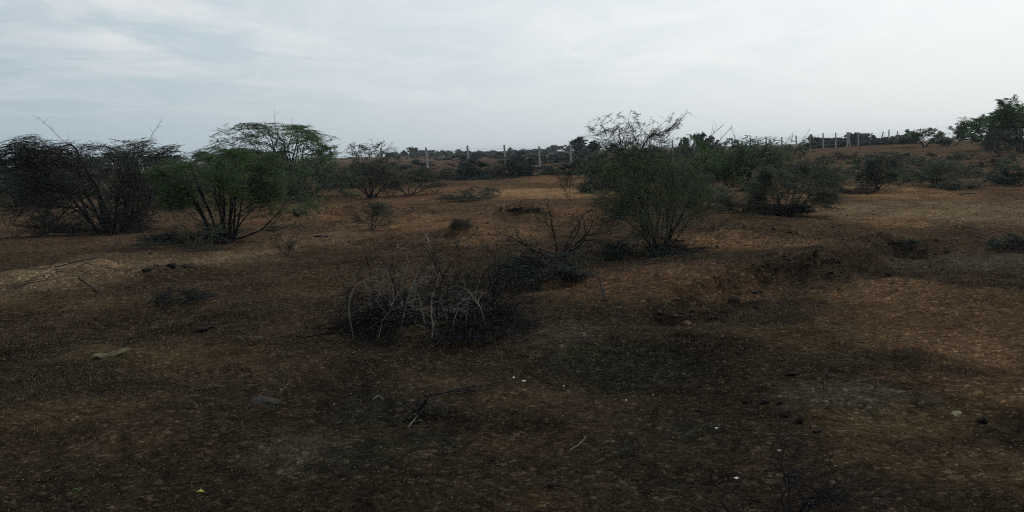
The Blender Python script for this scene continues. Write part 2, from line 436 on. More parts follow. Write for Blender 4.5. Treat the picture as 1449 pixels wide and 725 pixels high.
# ------------------------------------------------------------------ loose gravel, grass stubble and litter on the ground
OCT = np.array([[1, 0, 0], [0, 1, 0], [-1, 0, 0], [0, -1, 0], [0, 0, 1], [0, 0, -1]], float)
OCF = np.array([[0, 1, 4], [1, 2, 4], [2, 3, 4], [3, 0, 4]])          # the buried half is left out
def scatter(rng, n, r0, r1, half=R(34)):
    r = np.exp(rng.uniform(math.log(r0), math.log(r1), n)); a = rng.uniform(-half, half, n)
    return r * np.sin(a), r * np.cos(a), r
def pebbles(name, mat, seed, n, r0, r1, smin, smax, gate=None):
    rng = np.random.default_rng(seed)
    x, y, r = scatter(rng, n, r0, r1)
    if gate is not None:
        k = gate(x, y) > rng.random(n); x, y, r = x[k], y[k], r[k]; n = len(x)
    s = (smin + (smax - smin) * rng.random(n) ** 4) * np.clip(r / 6, .6, 2.2)
    sc = s[:, None, None] * (.6 + .8 * rng.random((n, 6, 1))) * OCT[None]
    a = rng.uniform(0, 6.28, n); ca, sa = np.cos(a)[:, None], np.sin(a)[:, None]
    el = .6 + .6 * rng.random((n, 1))
    px = sc[:, :, 0] * ca - sc[:, :, 1] * sa * el; py = sc[:, :, 0] * sa + sc[:, :, 1] * ca * el
    V = np.stack([px + x[:, None], py + y[:, None], sc[:, :, 2] * .6 + (height(x, y) - s * .05)[:, None]], -1).reshape(-1, 3)
    Fc = (np.arange(n)[:, None, None] * 6 + OCF[None]).reshape(-1, 3)
    o = link(name, mesh(name, V, Fc, mat), kind='stuff'); return o
tag(pebbles('gravel', M['gravel'], 1, 80000, 2.8, 18, .0028, .009), 'fine grey brown gravel scattered over the bare ground', 'gravel')
tag(pebbles('quartz_grit', M['white'], 2, 160, 3, 20, .002, .007), 'tiny white quartz chips scattered over the dark ground', 'grit')
def broken(x, y):
    v = np.zeros_like(x)
    for mx, my, rx, ry, h in ROUGH: v = np.maximum(v, np.exp(-((x - mx) / rx) ** 2 - ((y - my) / ry) ** 2))
    return v * 1.3
tag(pebbles('broken_earth', M['clod'], 4, 52000, 7, 34, .008, .028, lambda x, y: broken(x, y) * (.4 + fbm(x / .7, y / .7, 15, 3))), 'dark broken earth lumps strewn along the eroded banks and mounds', 'clods')
tag(pebbles('soil_crumbs', M['clod'], 3, 9000, 3, 40, .005, .019, lambda x, y: .35 + fbm(x / 1.5, y / 1.5, 5, 3)), 'dark crumbs of earth and dung scattered over the ground', 'crumbs')

def blades(name, label, mat, seed, n, r0, r1, h, gate, w=.004):
    rng = np.random.default_rng(seed)
    x, y, r = scatter(rng, n, r0, r1)
    k = gate(x, y) > rng.random(n); x, y, r = x[k], y[k], r[k]
    m = 4
    x = np.repeat(x, m) + rng.normal(0, .03, len(x) * m); y = np.repeat(y, m) + rng.normal(0, .03, len(y) * m); r = np.repeat(r, m)
    n = len(x); z = height(x, y)
    hh = h * (.4 + rng.random(n)); ww = w * np.clip(r / 6, .7, 6)
    a = rng.uniform(0, 6.28, n); ln = rng.normal(0, .6, (n, 2)) * hh[:, None]
    dx, dy = np.cos(a) * ww, np.sin(a) * ww
    V = np.stack([np.stack([x - dx, y - dy, z - .01], -1), np.stack([x + dx, y + dy, z - .01], -1), np.stack([x + ln[:, 0], y + ln[:, 1], z + hh], -1)], 1).reshape(-1, 3)
    o = link(name, mesh(name, V, np.arange(3 * n).reshape(-1, 3), mat), kind='stuff')
    return tag(o, label, 'grass')
blades('dry_grass', 'short dry straw stubble on the pale and orange patches of ground', M['straw'], 11, 14000, 6, 70, .03, lambda x, y: .15 + 1.2 * fbm(x / 4, y / 4, 43, 3) + .5 * sstep(1, 6, x), .0032)
blades('dark_ground_cover', 'low dark creeping weeds in the black patches of ground', M['olive'], 12, 3500, 3.2, 40, .02, lambda x, y: .1 + 1.3 * fbm(x / 2.5, y / 2.5, 47, 3), .005)

blades('scrub_grass', 'dry scrub and grass on the far slopes', M['straw'], 13, 9000, 32, 140, .10, lambda x, y: .25 + .9 * fbm(x / 6, y / 6, 53, 3) + .25 * sstep(5, 25, x) - .6 * (np.abs(x - .03 * y) < 4), .006)
# ------------------------------------------------------------------ shrubs and trees
def shrub(name, label, cat, base, box, st, seed, group=None, bare=()):
    """base: ground pixel (or world point); box: left, right, top pixels of its outline; st: the habit"""
    rng = np.random.default_rng(seed)
    g = np.array(base, float) if len(base) == 3 else ground(*base)
    mpp = g[1] / F
    # pixel of the base, to measure the outline from
    loc = MN.T @ (g - CAM); bx = PW / 2 + F * loc[0] / -loc[2]; by = PH / 2 - F * loc[1] / -loc[2]
    left, right, top = (bx - box[0]) * mpp, (box[1] - bx) * mpp, (by - box[2]) * mpp
    n0 = st['stems']
    fine = 1.0 if mpp < .017 else (.5 if mpp < .04 else .38)           # distant shrubs get fewer twigs
    P2 = 6 if mpp < .017 else 4
    az = np.arange(n0) * 2 * math.pi / n0 + rng.normal(0, .35, n0)
    tl = R(st['tilt'][0]) + (R(st['tilt'][1]) - R(st['tilt'][0])) * rng.random(n0) ** .8
    d = np.stack([np.cos(az) * np.sin(tl), np.sin(az) * np.sin(tl), np.cos(tl)], -1)
    sp = st.get('spread', .03)
    s0 = np.stack([np.cos(az) * sp, np.sin(az) * sp, np.full(n0, -.03)], -1) * (.4 + rng.random((n0, 1)))
    P0 = 8
    p0 = walk(rng, s0, d, st.get('L0', .8) * (.75 + .5 * rng.random(n0)), P0, st.get('wander', .16), (0, 0, st.get('trop0', -.02)))
    r0 = st.get('r', .02) * (.7 + .5 * rng.random(n0)); R0 = taper(r0, P0, .3)
    lv = [(p0, R0)]
    P1 = 6
    a = sprout(rng, p0, R0, st['n1'], st.get('t1', .3), 1.0, R(st.get('a1', 45)), st.get('L1', .45), st.get('flat', .3), st.get('up', .1), st.get('out', .25))
    p1 = walk(rng, a[0], a[1], a[2], P1, .2, (0, 0, st.get('trop1', .0))); R1 = taper(a[3], P1); lv.append((p1, R1))
    a = sprout(rng, p1, R1, int(st['n2'] * fine), .15, 1.0, R(50), st.get('L2', .26), st.get('flat', .3), .03, .15)
    p2 = walk(rng, a[0], a[1], a[2], P2, .22, (0, 0, st.get('trop2', -.02))); R2 = taper(a[3], P2); lv.append((p2, R2))
    a = sprout(rng, p2, R2, int(st['n3'] * fine), .1, 1.0, R(50), st.get('L3', .14), st.get('flat', .3), 0, .1)
    P3 = 4 if mpp < .012 else 3
    p3 = walk(rng, a[0], a[1], a[2], P3, .25, (0, 0, st.get('trop2', -.02))); R3 = taper(a[3], P3); lv.append((p3, R3))
    # fit to the outline seen in the photograph
    allp = np.concatenate([p.reshape(-1, 3) for p, _ in lv] + [p0[:, -1]] * 12)
    xl = -np.quantile(allp[:, 0], .006); xr = np.quantile(allp[:, 0], .994); zt = np.quantile(allp[:, 2], st.get('zq', .985))
    yl = np.quantile(np.abs(allp[:, 1]), .99)
    sl_, sr_, sz = left / max(xl, .05), right / max(xr, .05), top / max(zt, .05)
    sy = (left + right) / 2 / max(yl, .05)
    def fit(p):
        q = p.copy(); xx = q[..., 0]
        k = 1 / (1 + np.exp(-np.clip(xx * 8, -30, 30)))
        q[..., 0] = xx * (sl_ * (1 - k) + sr_ * k); q[..., 1] *= sy; q[..., 2] *= sz
        # keep twigs above the ground
        low = q[..., 2] < .03  # drooping twigs rest on the ground
        q[..., 2] = np.where(low & (np.abs(q[..., 0]) > .12), .03 + .05 * np.abs(np.sin(q[..., 0] * 37 + q[..., 1] * 23)), q[..., 2])
        return q
    fk = st.get('flat_top', .8)
    def fit_top(p):
        q = fit(p); zn = q[..., 2] / top
        q[..., 2] = top * np.where(zn > fk, fk + (1 - fk) * np.tanh((zn - fk) / (1 - fk) * .8), zn)
        return q
    sd = seed * 3.7; cell = .16 * (left + right) + .15
    def uneven(p):
        q = fit_top(p); w = np.clip(q[..., 2] / top, 0, 1)
        q[..., 2] += st.get('lump', .22) * top * w * fbm(q[..., 0] / cell + sd, q[..., 1] / cell - sd, seed, 3)
        if st.get('env'):                                             # crown outline of this very bush, metres above its foot
            e = np.array(st['env'], float); ex, ez = (e[:, 0] - bx) * mpp, (by - e[:, 1]) * mpp
            lim = np.interp(q[..., 0], ex, ez) * 1.10; zz = np.maximum(q[..., 2], 0)
            q[..., 2] = np.where(q[..., 2] > 0, 1.12 * zz / (1 + (1.12 * zz / lim) ** 5) ** .2, q[..., 2])
        q[..., 0] += .10 * (left + right) * w * fbm(q[..., 2] / cell + sd, q[..., 1] / cell + sd, seed + 9, 3)
        return q
    lv = [(uneven(p), r) for p, r in lv]
    size = (left + right + top) / 2
    rs = size if size < 3 else 3 + (size - 3) * .5
    root = thing(name, label, cat, g, group)
    minr = mpp * st.get('minr', .28)
    wood = M[st.get('wood', 'bark')]
    for i in range(n0):
        V, Fc = tubes(lv[0][0][i:i + 1], np.maximum(lv[0][1][i:i + 1] * rs, minr), 6)
        link('stem' if not st.get('tree') else ('trunk' if n0 == 1 else 'stem'), mesh('stem', V, Fc, wood, True), root)
    parts = []
    for k, (p, r) in enumerate(lv[1:]):
        parts.append(tubes(p, np.maximum(r * rs, minr * (1, .75, .55)[k]), 3))
    for (tx, ty, fx, fy) in bare:                                     # long bare shoots that break the outline
        fx, fy = fx + .45 * (bx - fx), fy + .30 * (by - fy)              # rooted well inside the crown
        a_ = np.array([(fx - bx) * mpp, rng.normal(0, .1), (by - fy) * mpp]); b_ = np.array([(tx - bx) * mpp, rng.normal(0, .2), (by - ty) * mpp])
        ln = np.linalg.norm(b_ - a_)
        q = walk(rng, a_[None], (b_ - a_)[None], np.array([ln]), 8, .05, (0, 0, 0))
        q = q + (b_ - q[:, -1])[:, None] * np.linspace(0, 1, 8)[None, :, None]
        rq = taper(np.array([max(.008, minr * 1.4)]), 8, .4)
        parts.append(tubes(q, rq, 4))
        sa = sprout(rng, q, rq, 9, .3, 1, R(45), ln * .18)
        q2 = walk(rng, sa[0], sa[1], sa[2], 4, .2, (0, 0, 0)); parts.append(tubes(q2, taper(np.full(9, minr * .7), 4), 3))
    V, Fc = join(parts)
    link('twigs', mesh('twigs', V, Fc, M[st['twig']] if st.get('twig') else wood), root, kind='stuff')
    if st.get('leaves'):
        ll = st.get('leaf', (.07, .016)); ms = max(1.0, mpp / .016)
        nl = st['leaves']
        V1 = leaves(rng, lv[3][0], int(nl * .7), ll[0] * ms ** .7, ll[1] * ms, droop=st.get('droop', .15), flat=st.get('lflat', .5))
        V2 = leaves(rng, lv[2][0], int(nl * .3), ll[0] * ms ** .7, ll[1] * ms, t0=.3, droop=st.get('droop', .15), flat=st.get('lflat', .5))
        V, Fc = join([V1, V2])
        c = V.reshape(-1, 4, 3)[:, 0]                                   # gaps between leaf clusters
        ok = fbm(c[:, 0] / (cell * .7) + c[:, 2] / (cell * .5), c[:, 1] / (cell * .7) + c[:, 2] / (cell * .45), seed + 3, 3) + rng.normal(0, .12, len(c)) > st.get('gap', -.03)
        V = V.reshape(-1, 4, 3)[ok].reshape(-1, 3); Fc = np.arange(len(V)).reshape(-1, 4)
        if st.get('keep'):                                            # leaves only higher than this share of the height
            c = V.reshape(-1, 4, 3)[:, 0, 2]; ok = c > st['keep'] * top * (.6 + .8 * rng.random(len(c)))
            V = V.reshape(-1, 4, 3)[ok].reshape(-1, 3); Fc = np.arange(len(V)).reshape(-1, 4)
        link('foliage', mesh('foliage', V, Fc, M[st['mat']]), root, kind='stuff')
    return root

UMB = dict(stems=12, tilt=(5, 48), L0=.75, n1=110, n2=800, n3=3200, flat=.8, up=.06, out=.7, trop0=-.01, trop1=.0, trop2=0, L1=.62, L2=.36, L3=.17, leaves=17000, mat='dark_leaf', keep=.42, lflat=.8, r=.012, t1=.45, wood='black', twig='bark', flat_top=.68, zq=.97)
VASE = dict(stems=16, tilt=(6, 55), L0=.8, n1=100, n2=700, n3=2800, flat=.55, up=.16, out=.35, trop1=.02, trop2=0, L1=.45, L2=.28, L3=.16, leaves=13000, mat='green', keep=.3, r=.010, t1=.35, lflat=.8, twig='green_twig', flat_top=.78, zq=.985)
ROUND = dict(stems=11, tilt=(8, 78), L0=.65, n1=80, n2=500, n3=1600, flat=.6, up=.08, out=.4, trop2=0, leaves=9000, mat='deep', r=.010, t1=.25, lflat=.8, twig='green_twig', flat_top=.78, zq=.985)
LOW = dict(stems=12, tilt=(30, 87), L0=.6, n1=60, n2=300, n3=1000, flat=.3, up=.05, out=.2, leaves=2500, mat='dark_leaf', r=.006, t1=.15, leaf=(.05, .011))
BARE = dict(stems=9, tilt=(10, 70), L0=.8, n1=34, n2=90, n3=160, flat=.1, up=.1, out=.2, r=.010, t1=.25, leaves=0, L1=.35, L2=.2)
TREE = dict(tree=True, stems=2, tilt=(3, 20), L0=.6, n1=40, n2=300, n3=1300, flat=.6, up=.12, out=.45, L1=.5, leaves=16000, mat='deep', keep=.25, r=.03, t1=.3, lflat=.8, twig='green_twig')
def S_(b, **k): d = dict(b); d.update(k); return d

sh = shrub
# left group
sh('thorn_shrub', 'wide dark flat-topped thorn shrub at the left, its bare shoots sticking into the sky', 'shrub', (168, 332), (2, 262, 190),
   S_(UMB, stems=20, n1=200, n2=1700, n3=6500, leaves=32000, keep=.28, t1=.35, tilt=(6, 66), spread=.12, lump=.18, gap=-.12, env=[(-10, 246), (40, 214), (100, 196), (160, 191), (215, 185), (262, 205)]), 101, bare=[(66, 165, 150, 205), (245, 172, 215, 200), (35, 200, 120, 212), (5, 225, 80, 235)])
sh('thorn_shrub', 'green thorn shrub with many dark stems, right neighbour of the widest dark shrub', 'shrub', (318, 344), (220, 446, 207),
   S_(VASE, stems=20, n1=140, n2=1100, n3=4600, leaves=26000, keep=.26, tilt=(5, 62), wood='black', spread=.10, flat=.7, out=.6, lump=.20, gap=-.08, env=[(215, 244), (260, 222), (318, 206), (400, 214), (450, 244)]), 102)
sh('thorn_tree', 'airy open-crowned green thorn tree rising behind the green shrub on the left', 'tree', (416, 276), (290, 476, 168),
   S_(UMB, stems=9, leaves=24000, mat='green', twig='green_twig', n3=4000, n1=150, t1=.3, tilt=(8, 52), keep=.10, lump=.18, gap=-.06, env=[(285, 214), (320, 180), (350, 170), (400, 172), (440, 178), (478, 206)]), 103, bare=[(396, 160, 380, 182), (420, 170, 432, 195)])
sh('low_shrub', 'low dark green shrub filling the gap between the two big left shrubs', 'shrub', (228, 296), (165, 300, 222), S_(ROUND, leaves=8000), 104)
sh('low_shrub', 'low dark shrub cut off by the left edge behind the thorn branches', 'shrub', (25, 292), (-50, 112, 240), S_(ROUND, leaves=9000, mat='dark_leaf'), 105)
sh('low_shrub', 'dark low brush under the left side of the widest dark shrub', 'shrub', (95, 325), (30, 165, 288), S_(LOW, leaves=6000, wood='black', n3=1000), 106)
sh('low_shrub', 'dense dark green shrub below the airy thorn tree', 'shrub', (445, 281), (365, 505, 226), S_(ROUND, leaves=14000, gap=-.15), 107)
sh('grey_shrub', 'grey-green shrub with bare pale upper twigs just left of the first fence posts', 'shrub', (524, 281), (468, 580, 199),
   S_(VASE, stems=14, leaves=9000, mat='olive', twig='twig', keep=.05), 108)
sh('small_tree', 'small dark bush with visible forked bare trunk, just left of the tall pale post', 'shrub', (578, 277), (545, 640, 238), S_(VASE, stems=5, leaves=6000, mat='olive', keep=.4, tilt=(15, 60)), 109)
sh('low_shrub', 'thin hedge shrub on the skyline between the grey shrub and the leaning posts', 'shrub', (480, 262), (420, 560, 232), S_(ROUND, leaves=7000, mat='olive'), 110)
for i, (bx, by, l, r_, t, lb) in enumerate([(150, 330, 60, 215, 300, 'added low dark twigs deepening the shade at the foot of the widest dark shrub'), (285, 342, 205, 345, 318, 'added low dark twigs deepening the shade at the foot of the green left shrub'),
        (905, 362, 850, 1000, 338, 'added low dark twigs deepening the shade at the foot of the tall feathery shrub'), (1105, 303, 1070, 1150, 288, 'added low dark twigs deepening the shade at the foot of the vase-shaped shrub')]):
    sh('shade_undergrowth', lb, 'shade_undergrowth', (bx, by), (l, r_, t), S_(LOW, stems=16, leaves=4500, wood='black', n1=90, n2=500, n3=1800, mat='dark_leaf', tilt=(20, 88)), 190 + i)  # dark twigs added to deepen the shade under these shrubs
# a belt of shrubs closes the view behind the left group
for i, (bx, by, l, r_, t, m, lb) in enumerate([(60, 275, 0, 130, 238, 'deep', 'deep green belt shrub near the left edge, behind the widest dark shrub'), (160, 278, 95, 230, 232, 'dark_leaf', 'dark belt shrub right behind the trunk of the widest dark shrub'),
        (275, 272, 205, 340, 228, 'green', 'bright green belt shrub seen over the green left shrub'), (365, 268, 310, 430, 228, 'deep', 'deep green belt shrub under the airy thorn tree crown'),
        (500, 266, 450, 560, 234, 'dark_leaf', 'dark belt shrub seen through the grey-green shrub'), (600, 258, 560, 622, 240, 'olive', 'olive belt shrub ending just left of the tall pale post'),
        (800, 247, 765, 840, 226, 'dark_leaf', 'dark hedge shrub at the wire between the last near posts'), (850, 250, 815, 890, 214, 'deep', 'green hedge shrub left of the thin airy tree'), (940, 256, 890, 990, 206, 'deep', 'green hedge shrub behind the crown of the tall feathery shrub'), (1020, 256, 970, 1075, 204, 'dark_leaf', 'dark hedge shrub behind the pale dead branch')]):
    sh('hedge_shrub', lb, 'shrub', (bx, by), (l, r_, t), S_(ROUND, leaves=10000, mat=m), 700 + i)
# brush at the fence
sh('brush_pile', 'wide blackish heap of cut thorn brush in front of the fence posts', 'brush pile', (705, 252), (643, 762, 221), S_(ROUND, stems=14, leaves=20000, mat='blue', twig='bark', tilt=(20, 85), n3=4200, n2=900, gap=-.4, lump=.1), 111)
sh('brush_pile', 'smaller dark heap of brush at the foot of the tall pale post', 'brush pile', (636, 252), (606, 668, 239), S_(ROUND, leaves=6000, mat='blue', wood='black', tilt=(30, 85)), 112)
sh('low_shrub', 'low spreading green weed patch on the sandy ground below the black brush heap', 'shrub', (668, 282), (618, 706, 264), S_(LOW, leaves=5000, mat='olive', twig='twig'), 113)
# centre
sh('thorn_shrub', 'tall many-stemmed feathery green shrub right of centre, its base in dark shade', 'shrub', (932, 358), (838, 1016, 206),
   S_(VASE, stems=20, n1=150, n2=1200, n3=5000, leaves=17000, mat='green', leaf=(.05, .010), keep=.36, tilt=(4, 52), r=.0085, wood='black', spread=.08, flat=.6, out=.4, t1=.4), 121, bare=[(1022, 180, 955, 232), (1040, 183, 990, 210)])
sh('thorn_tree', 'thin airy tree standing highest against the sky right of centre', 'tree', (893, 266), (834, 957, 157), S_(UMB, stems=5, leaves=8000, mat='deep', n1=60, n2=420, n3=1900, tilt=(5, 42), keep=.45, up=.16, leaf=(.06, .012)), 122, bare=[(948, 168, 925, 185)])
sh('hedge_shrub', 'dense green shrub directly below the thin airy tree', 'shrub', (870, 268), (832, 935, 208), S_(ROUND, leaves=13000, n3=2400), 123)
sh('hedge_shrub', 'green shrub behind the right half of the tall feathery shrub', 'shrub', (985, 272), (925, 1052, 200), S_(ROUND, leaves=16000, n3=3000, mat='green'), 124)
sh('hedge_shrub', 'spiky topped green shrub behind the vase-shaped grey shrub', 'shrub', (1062, 268), (1015, 1118, 192), S_(VASE, leaves=15000, mat='deep', keep=.12), 125, bare=[(1035, 178, 1040, 200)])
sh('hedge_shrub', 'rightmost green shrub of the middle hedge, beside the distant fence', 'shrub', (1112, 256), (1068, 1152, 197), S_(ROUND, leaves=13000, mat='deep'), 126, bare=[(1145, 185, 1128, 205), (1122, 188, 1124, 204)])
sh('vase_shrub', 'vase-shaped grey-green shrub with a fan of dark stems on the open ground', 'shrub', (1112, 303), (1046, 1188, 226), S_(VASE, stems=24, leaves=16000, mat='olive', n3=4000, keep=.2, tilt=(4, 62), spread=.14, r=.008), 127)
sh('low_shrub', 'low black-green bush in the shade left of the vase-shaped shrub', 'shrub', (1043, 301), (1010, 1088, 277), S_(LOW, leaves=5000, wood='black', tilt=(10, 80)), 128)
sh('bare_shrub', 'nearly leafless shrub with long crooked stems left of the tall feathery shrub', 'shrub', (790, 370), (702, 880, 287), S_(BARE, stems=9, r=.011, wood='black', n1=46, n2=170, n3=320, leaves=900, mat='dark_leaf', tilt=(8, 66)), 129, bare=[(775, 284, 790, 350), (708, 326, 770, 352), (832, 292, 805, 350)])
sh('low_shrub', 'dark matted thicket at the foot of the leafless crooked shrub', 'shrub', (765, 398), (698, 838, 356), S_(LOW, stems=18, leaves=5000, wood='black', n3=2600, n2=600, n1=90, tilt=(25, 88)), 130)
sh('dry_shrub', 'thin leafless sapling on the orange ground below the airy tree', 'shrub', (804, 280), (786, 822, 240), S_(BARE, stems=4, tilt=(5, 30)), 131)
sh('dry_shrub', 'small sparse bush at the edge of the sandy ground, right of the thin sapling', 'shrub', (838, 272), (812, 866, 246), S_(LOW, leaves=2500, mat='olive', tilt=(20, 70)), 132)
sh('dry_tuft', 'dry twiggy tuft right of the green left shrub', 'tuft', (405, 364), (386, 424, 327), S_(BARE, stems=10, wood='twig', tilt=(5, 55), leaves=150, mat='dry'), 133)
sh('dry_shrub', 'greyish dry shrublet on the orange ground between left shrubs and centre', 'shrub', (527, 326), (500, 562, 284), S_(VASE, stems=9, leaves=1500, mat='dry', wood='twig', n2=200, n3=500), 134)
sh('dry_tuft', 'dark weed tuft topping the small earth mound near the centre', 'tuft', (650, 325), (636, 670, 309), S_(LOW, leaves=350, n3=350, mat='dry', wood='twig', tilt=(10, 70)), 135)
sh('dry_tuft', 'dark scrubby growth along the crest of the far earth mound', 'tuft', (742, 300), (716, 768, 293), S_(LOW, leaves=600, n3=500, mat='dry', wood='black', tilt=(30, 85)), 136)
# right
sh('dark_shrub', 'dark green rounded shrub standing on the pale ground right of the vase-shaped shrub', 'shrub', (1240, 270), (1206, 1278, 222), S_(VASE, leaves=7000, mat='dark_leaf', keep=.2), 141)
sh('dark_shrub', 'thin olive bush with a tall dead stem, on the slope at the right', 'shrub', (1328, 264), (1285, 1380, 224), S_(VASE, leaves=5000, mat='olive', keep=.05, n3=1000), 142, bare=[(1326, 206, 1328, 250)])
sh('dark_shrub', 'dark bush cut by the right edge at the back of the pale flat', 'shrub', (1442, 263), (1404, 1475, 234), S_(ROUND, leaves=6000, mat='dark_leaf'), 143)
sh('dark_shrub', 'dark bush with its stem showing, standing in front of the big right trees', 'shrub', (1412, 222), (1388, 1442, 184), S_(VASE, leaves=6000, mat='blue', keep=.3), 144)
sh('dry_shrub', 'brown dry low bush left of the dark rounded shrub on the pale ground', 'shrub', (1212, 275), (1182, 1238, 261), S_(LOW, leaves=2500, mat='dry', wood='twig'), 145)
for i, (bx, by, l, r, t, m, lb) in enumerate([
        (1180, 258, 1150, 1215, 236, 'olive', 'sparse olive scrub on the far flat right of the middle hedge'),
        (1290, 250, 1255, 1325, 232, 'olive', 'sparse olive scrub between the dark rounded shrub and the dead stem'),
        (1385, 252, 1350, 1415, 234, 'dry', 'brown scrub on the reddish slope at the right'),
        (1275, 234, 1245, 1305, 222, 'dry', 'brown scrub at the foot of the distant leaning posts'),
        (1355, 268, 1335, 1385, 250, 'olive', 'small olive scrub right of the bush with the dead stem'),
        (1150, 245, 1125, 1180, 225, 'deep', 'green scrub beneath the rightmost shrub of the middle hedge'),
        (1000, 292, 965, 1040, 262, 'olive', 'thin scrub in the gap right of the feathery shrub stems'),
        (860, 255, 835, 885, 236, 'olive', 'scrub at the fence end of the sandy ground')]):
    sh('scrub_bush', lb, 'shrub', (bx, by), (l, r, t), S_(ROUND, leaves=3500, mat=m, n3=600, n2=200, wood='twig'), 150 + i)
GS = 'scrub bushes on the right slope'
for i, (bx, by) in enumerate([(1170, 232), (1195, 226), (1218, 236), (1245, 228), (1262, 240), (1290, 228), (1312, 238), (1335, 230), (1352, 242), (1372, 226), (1395, 236), (1425, 240), (1440, 228), (1205, 250), (1300, 258), (1420, 256)]):
    w_ = 15 + (i * 7) % 11
    sh('scrub_bush', ('first second third fourth fifth sixth seventh eighth ninth tenth eleventh twelfth thirteenth'.split()[i] + ' scrub bush from the left on the upper right slope') if i < 13 else ('left', 'middle', 'right')[i - 13] + ' scrub bush of three along the back edge of the pale flat', 'shrub', (bx, by), (bx - w_, bx + w_, by - 11 - i % 4), S_(ROUND, leaves=2000, mat=('olive', 'dry', 'deep')[i % 3], n1=40, n2=120, n3=350, wood='twig'), 800 + i, GS)
sh('low_shrub', 'low dark bush at the right edge of the open ground', 'shrub', (1436, 354), (1400, 1475, 332), S_(LOW, leaves=3000, wood='black', tilt=(15, 80)), 160)
sh('dark_tuft', 'dark weedy clump on top of the earth bank at the right', 'tuft', (1163, 376), (1146, 1190, 366), S_(LOW, leaves=700, n3=500, mat='dry', wood='black', tilt=(10, 85)), 161)
sh('dark_tuft', 'small dark plant in the pit at the end of the earth bank', 'tuft', (1281, 350), (1258, 1303, 338), S_(LOW, leaves=1500, wood='black', n3=300), 162)
# the big trees on the right
sh('acacia_tree', 'flat-topped tree just right of the last leaning fence posts', 'tree', (1308, 209), (1274, 1346, 184), S_(TREE, mat='deep'), 171)
sh('acacia_tree', 'small umbrella tree peeping between the flat-topped and the big trees', 'tree', (1344, 208), (1327, 1363, 174), S_(TREE, mat='blue', stems=1, leaves=4000), 172)
sh('acacia_tree', 'broad layered green tree left of the tallest tree', 'tree', (1398, 213), (1350, 1445, 163), S_(TREE, mat='green', leaves=26000, stems=3, n1=60, n2=500, n3=2200, keep=.08, t1=.2), 173)
sh('acacia_tree', 'tallest tree, cut by the right edge of the picture', 'tree', (1444, 216), (1396, 1495, 143), S_(TREE, mat='green', leaves=34000, stems=3, n1=70, n2=600, n3=2600, keep=.10, t1=.2), 174)

# ------------------------------------------------------------------ foreground plants and dead wood
sh('bare_shrub', 'black leafless twiggy shrublet at the bottom right of the foreground', 'shrub', (1120, 731), (985, 1262, 632), S_(BARE, stems=7, r=.013, wood='black', n1=34, n2=130, n3=300, tilt=(20, 66), minr=.75, wander=.3, out=.4, flat=.3, L1=.45, L2=.26), 181)
sh('dark_tuft', 'tiny dark twiggy plant on the gravel left of the black shrublet', 'tuft', (897, 648), (874, 918, 622), S_(LOW, leaves=200, n1=20, n2=60, n3=100, wood='black', leaf=(.02, .006)), 182)
sh('dry_sprig', 'thin upright twig on the pale soil at the right', 'sprig', (1168, 554), (1156, 1180, 524), S_(BARE, stems=2, n1=6, n2=8, n3=8, tilt=(2, 15), wood='black', minr=.4), 183)
sh('weed', 'low dark green weed on the slope below the left shrubs', 'weed', (252, 433), (218, 302, 408), S_(LOW, leaves=900, mat='dark_leaf', leaf=(.035, .010), wood='black'), 184)
sh('weed', 'small creeping weed at the bottom left corner', 'weed', (100, 716), (72, 150, 698), S_(LOW, leaves=90, n1=10, n2=20, n3=30, mat='green', leaf=(.022, .010), wood='twig'), 185)
sh('dry_sprig', 'hair-thin sprig standing above the charred stump', 'sprig', (592, 542), (576, 606, 495), S_(BARE, stems=2, n1=5, n2=8, n3=6, tilt=(2, 22), wood='black'), 186)
sh('dark_tuft', 'small dark plant on the yellowish soil near the tan stone at the right', 'tuft', (1302, 577), (1285, 1325, 556), S_(LOW, leaves=120, n1=14, n2=30, n3=50, wood='black', leaf=(.02, .006)), 187)

def blob(seed, size, sub=2, rough=.25, flat=1.0):
    import bmesh
    bm = bmesh.new(); bmesh.ops.create_icosphere(bm, subdivisions=sub, radius=1.0)
    co = np.array([v.co[:] for v in bm.verts]); fc = np.array([[v.index for v in f.verts] for f in bm.faces]); bm.free()
    rng = np.random.default_rng(seed); o = rng.uniform(0, 50, 3)
    n = fbm(co[:, 0] * 1.3 + o[0] + co[:, 2], co[:, 1] * 1.3 + o[1] - co[:, 2] * .7, seed, 3, .6)
    n2 = fbm(co[:, 0] * 3.1 + o[1] - co[:, 2] * 1.7, co[:, 1] * 3.1 + o[2] + co[:, 2] * 2.1, seed + 5, 3, .7)
    co = co * (1 + rough * (1.6 * n + .8 * n2))[:, None] * np.asarray(size)[None]
    return co, fc
def stone(name, label, cat, px, py, wpx, hpx, mat, seed, group=None, rough=.4, deep=.8, rot=None, sink=.36):
    g = ground(px, py); m = g[1] / F; w, h = wpx * m / 2, hpx * m / 2
    co, fc = blob(seed, (w, w * deep, h), 2, rough)
    a = np.random.default_rng(seed).uniform(-.5, .5) if rot is None else rot
    ca, sa = math.cos(a), math.sin(a)
    co = np.stack([co[:, 0] * ca - co[:, 1] * sa, co[:, 0] * sa + co[:, 1] * ca, co[:, 2]], -1)
    g[2] += h * (1 - sink * 2) * .8
    return tag(link(name, mesh(name, co, fc, M[mat], False), loc=g), label, cat, group)
GR = 'dark clods on the pale soil at the right'
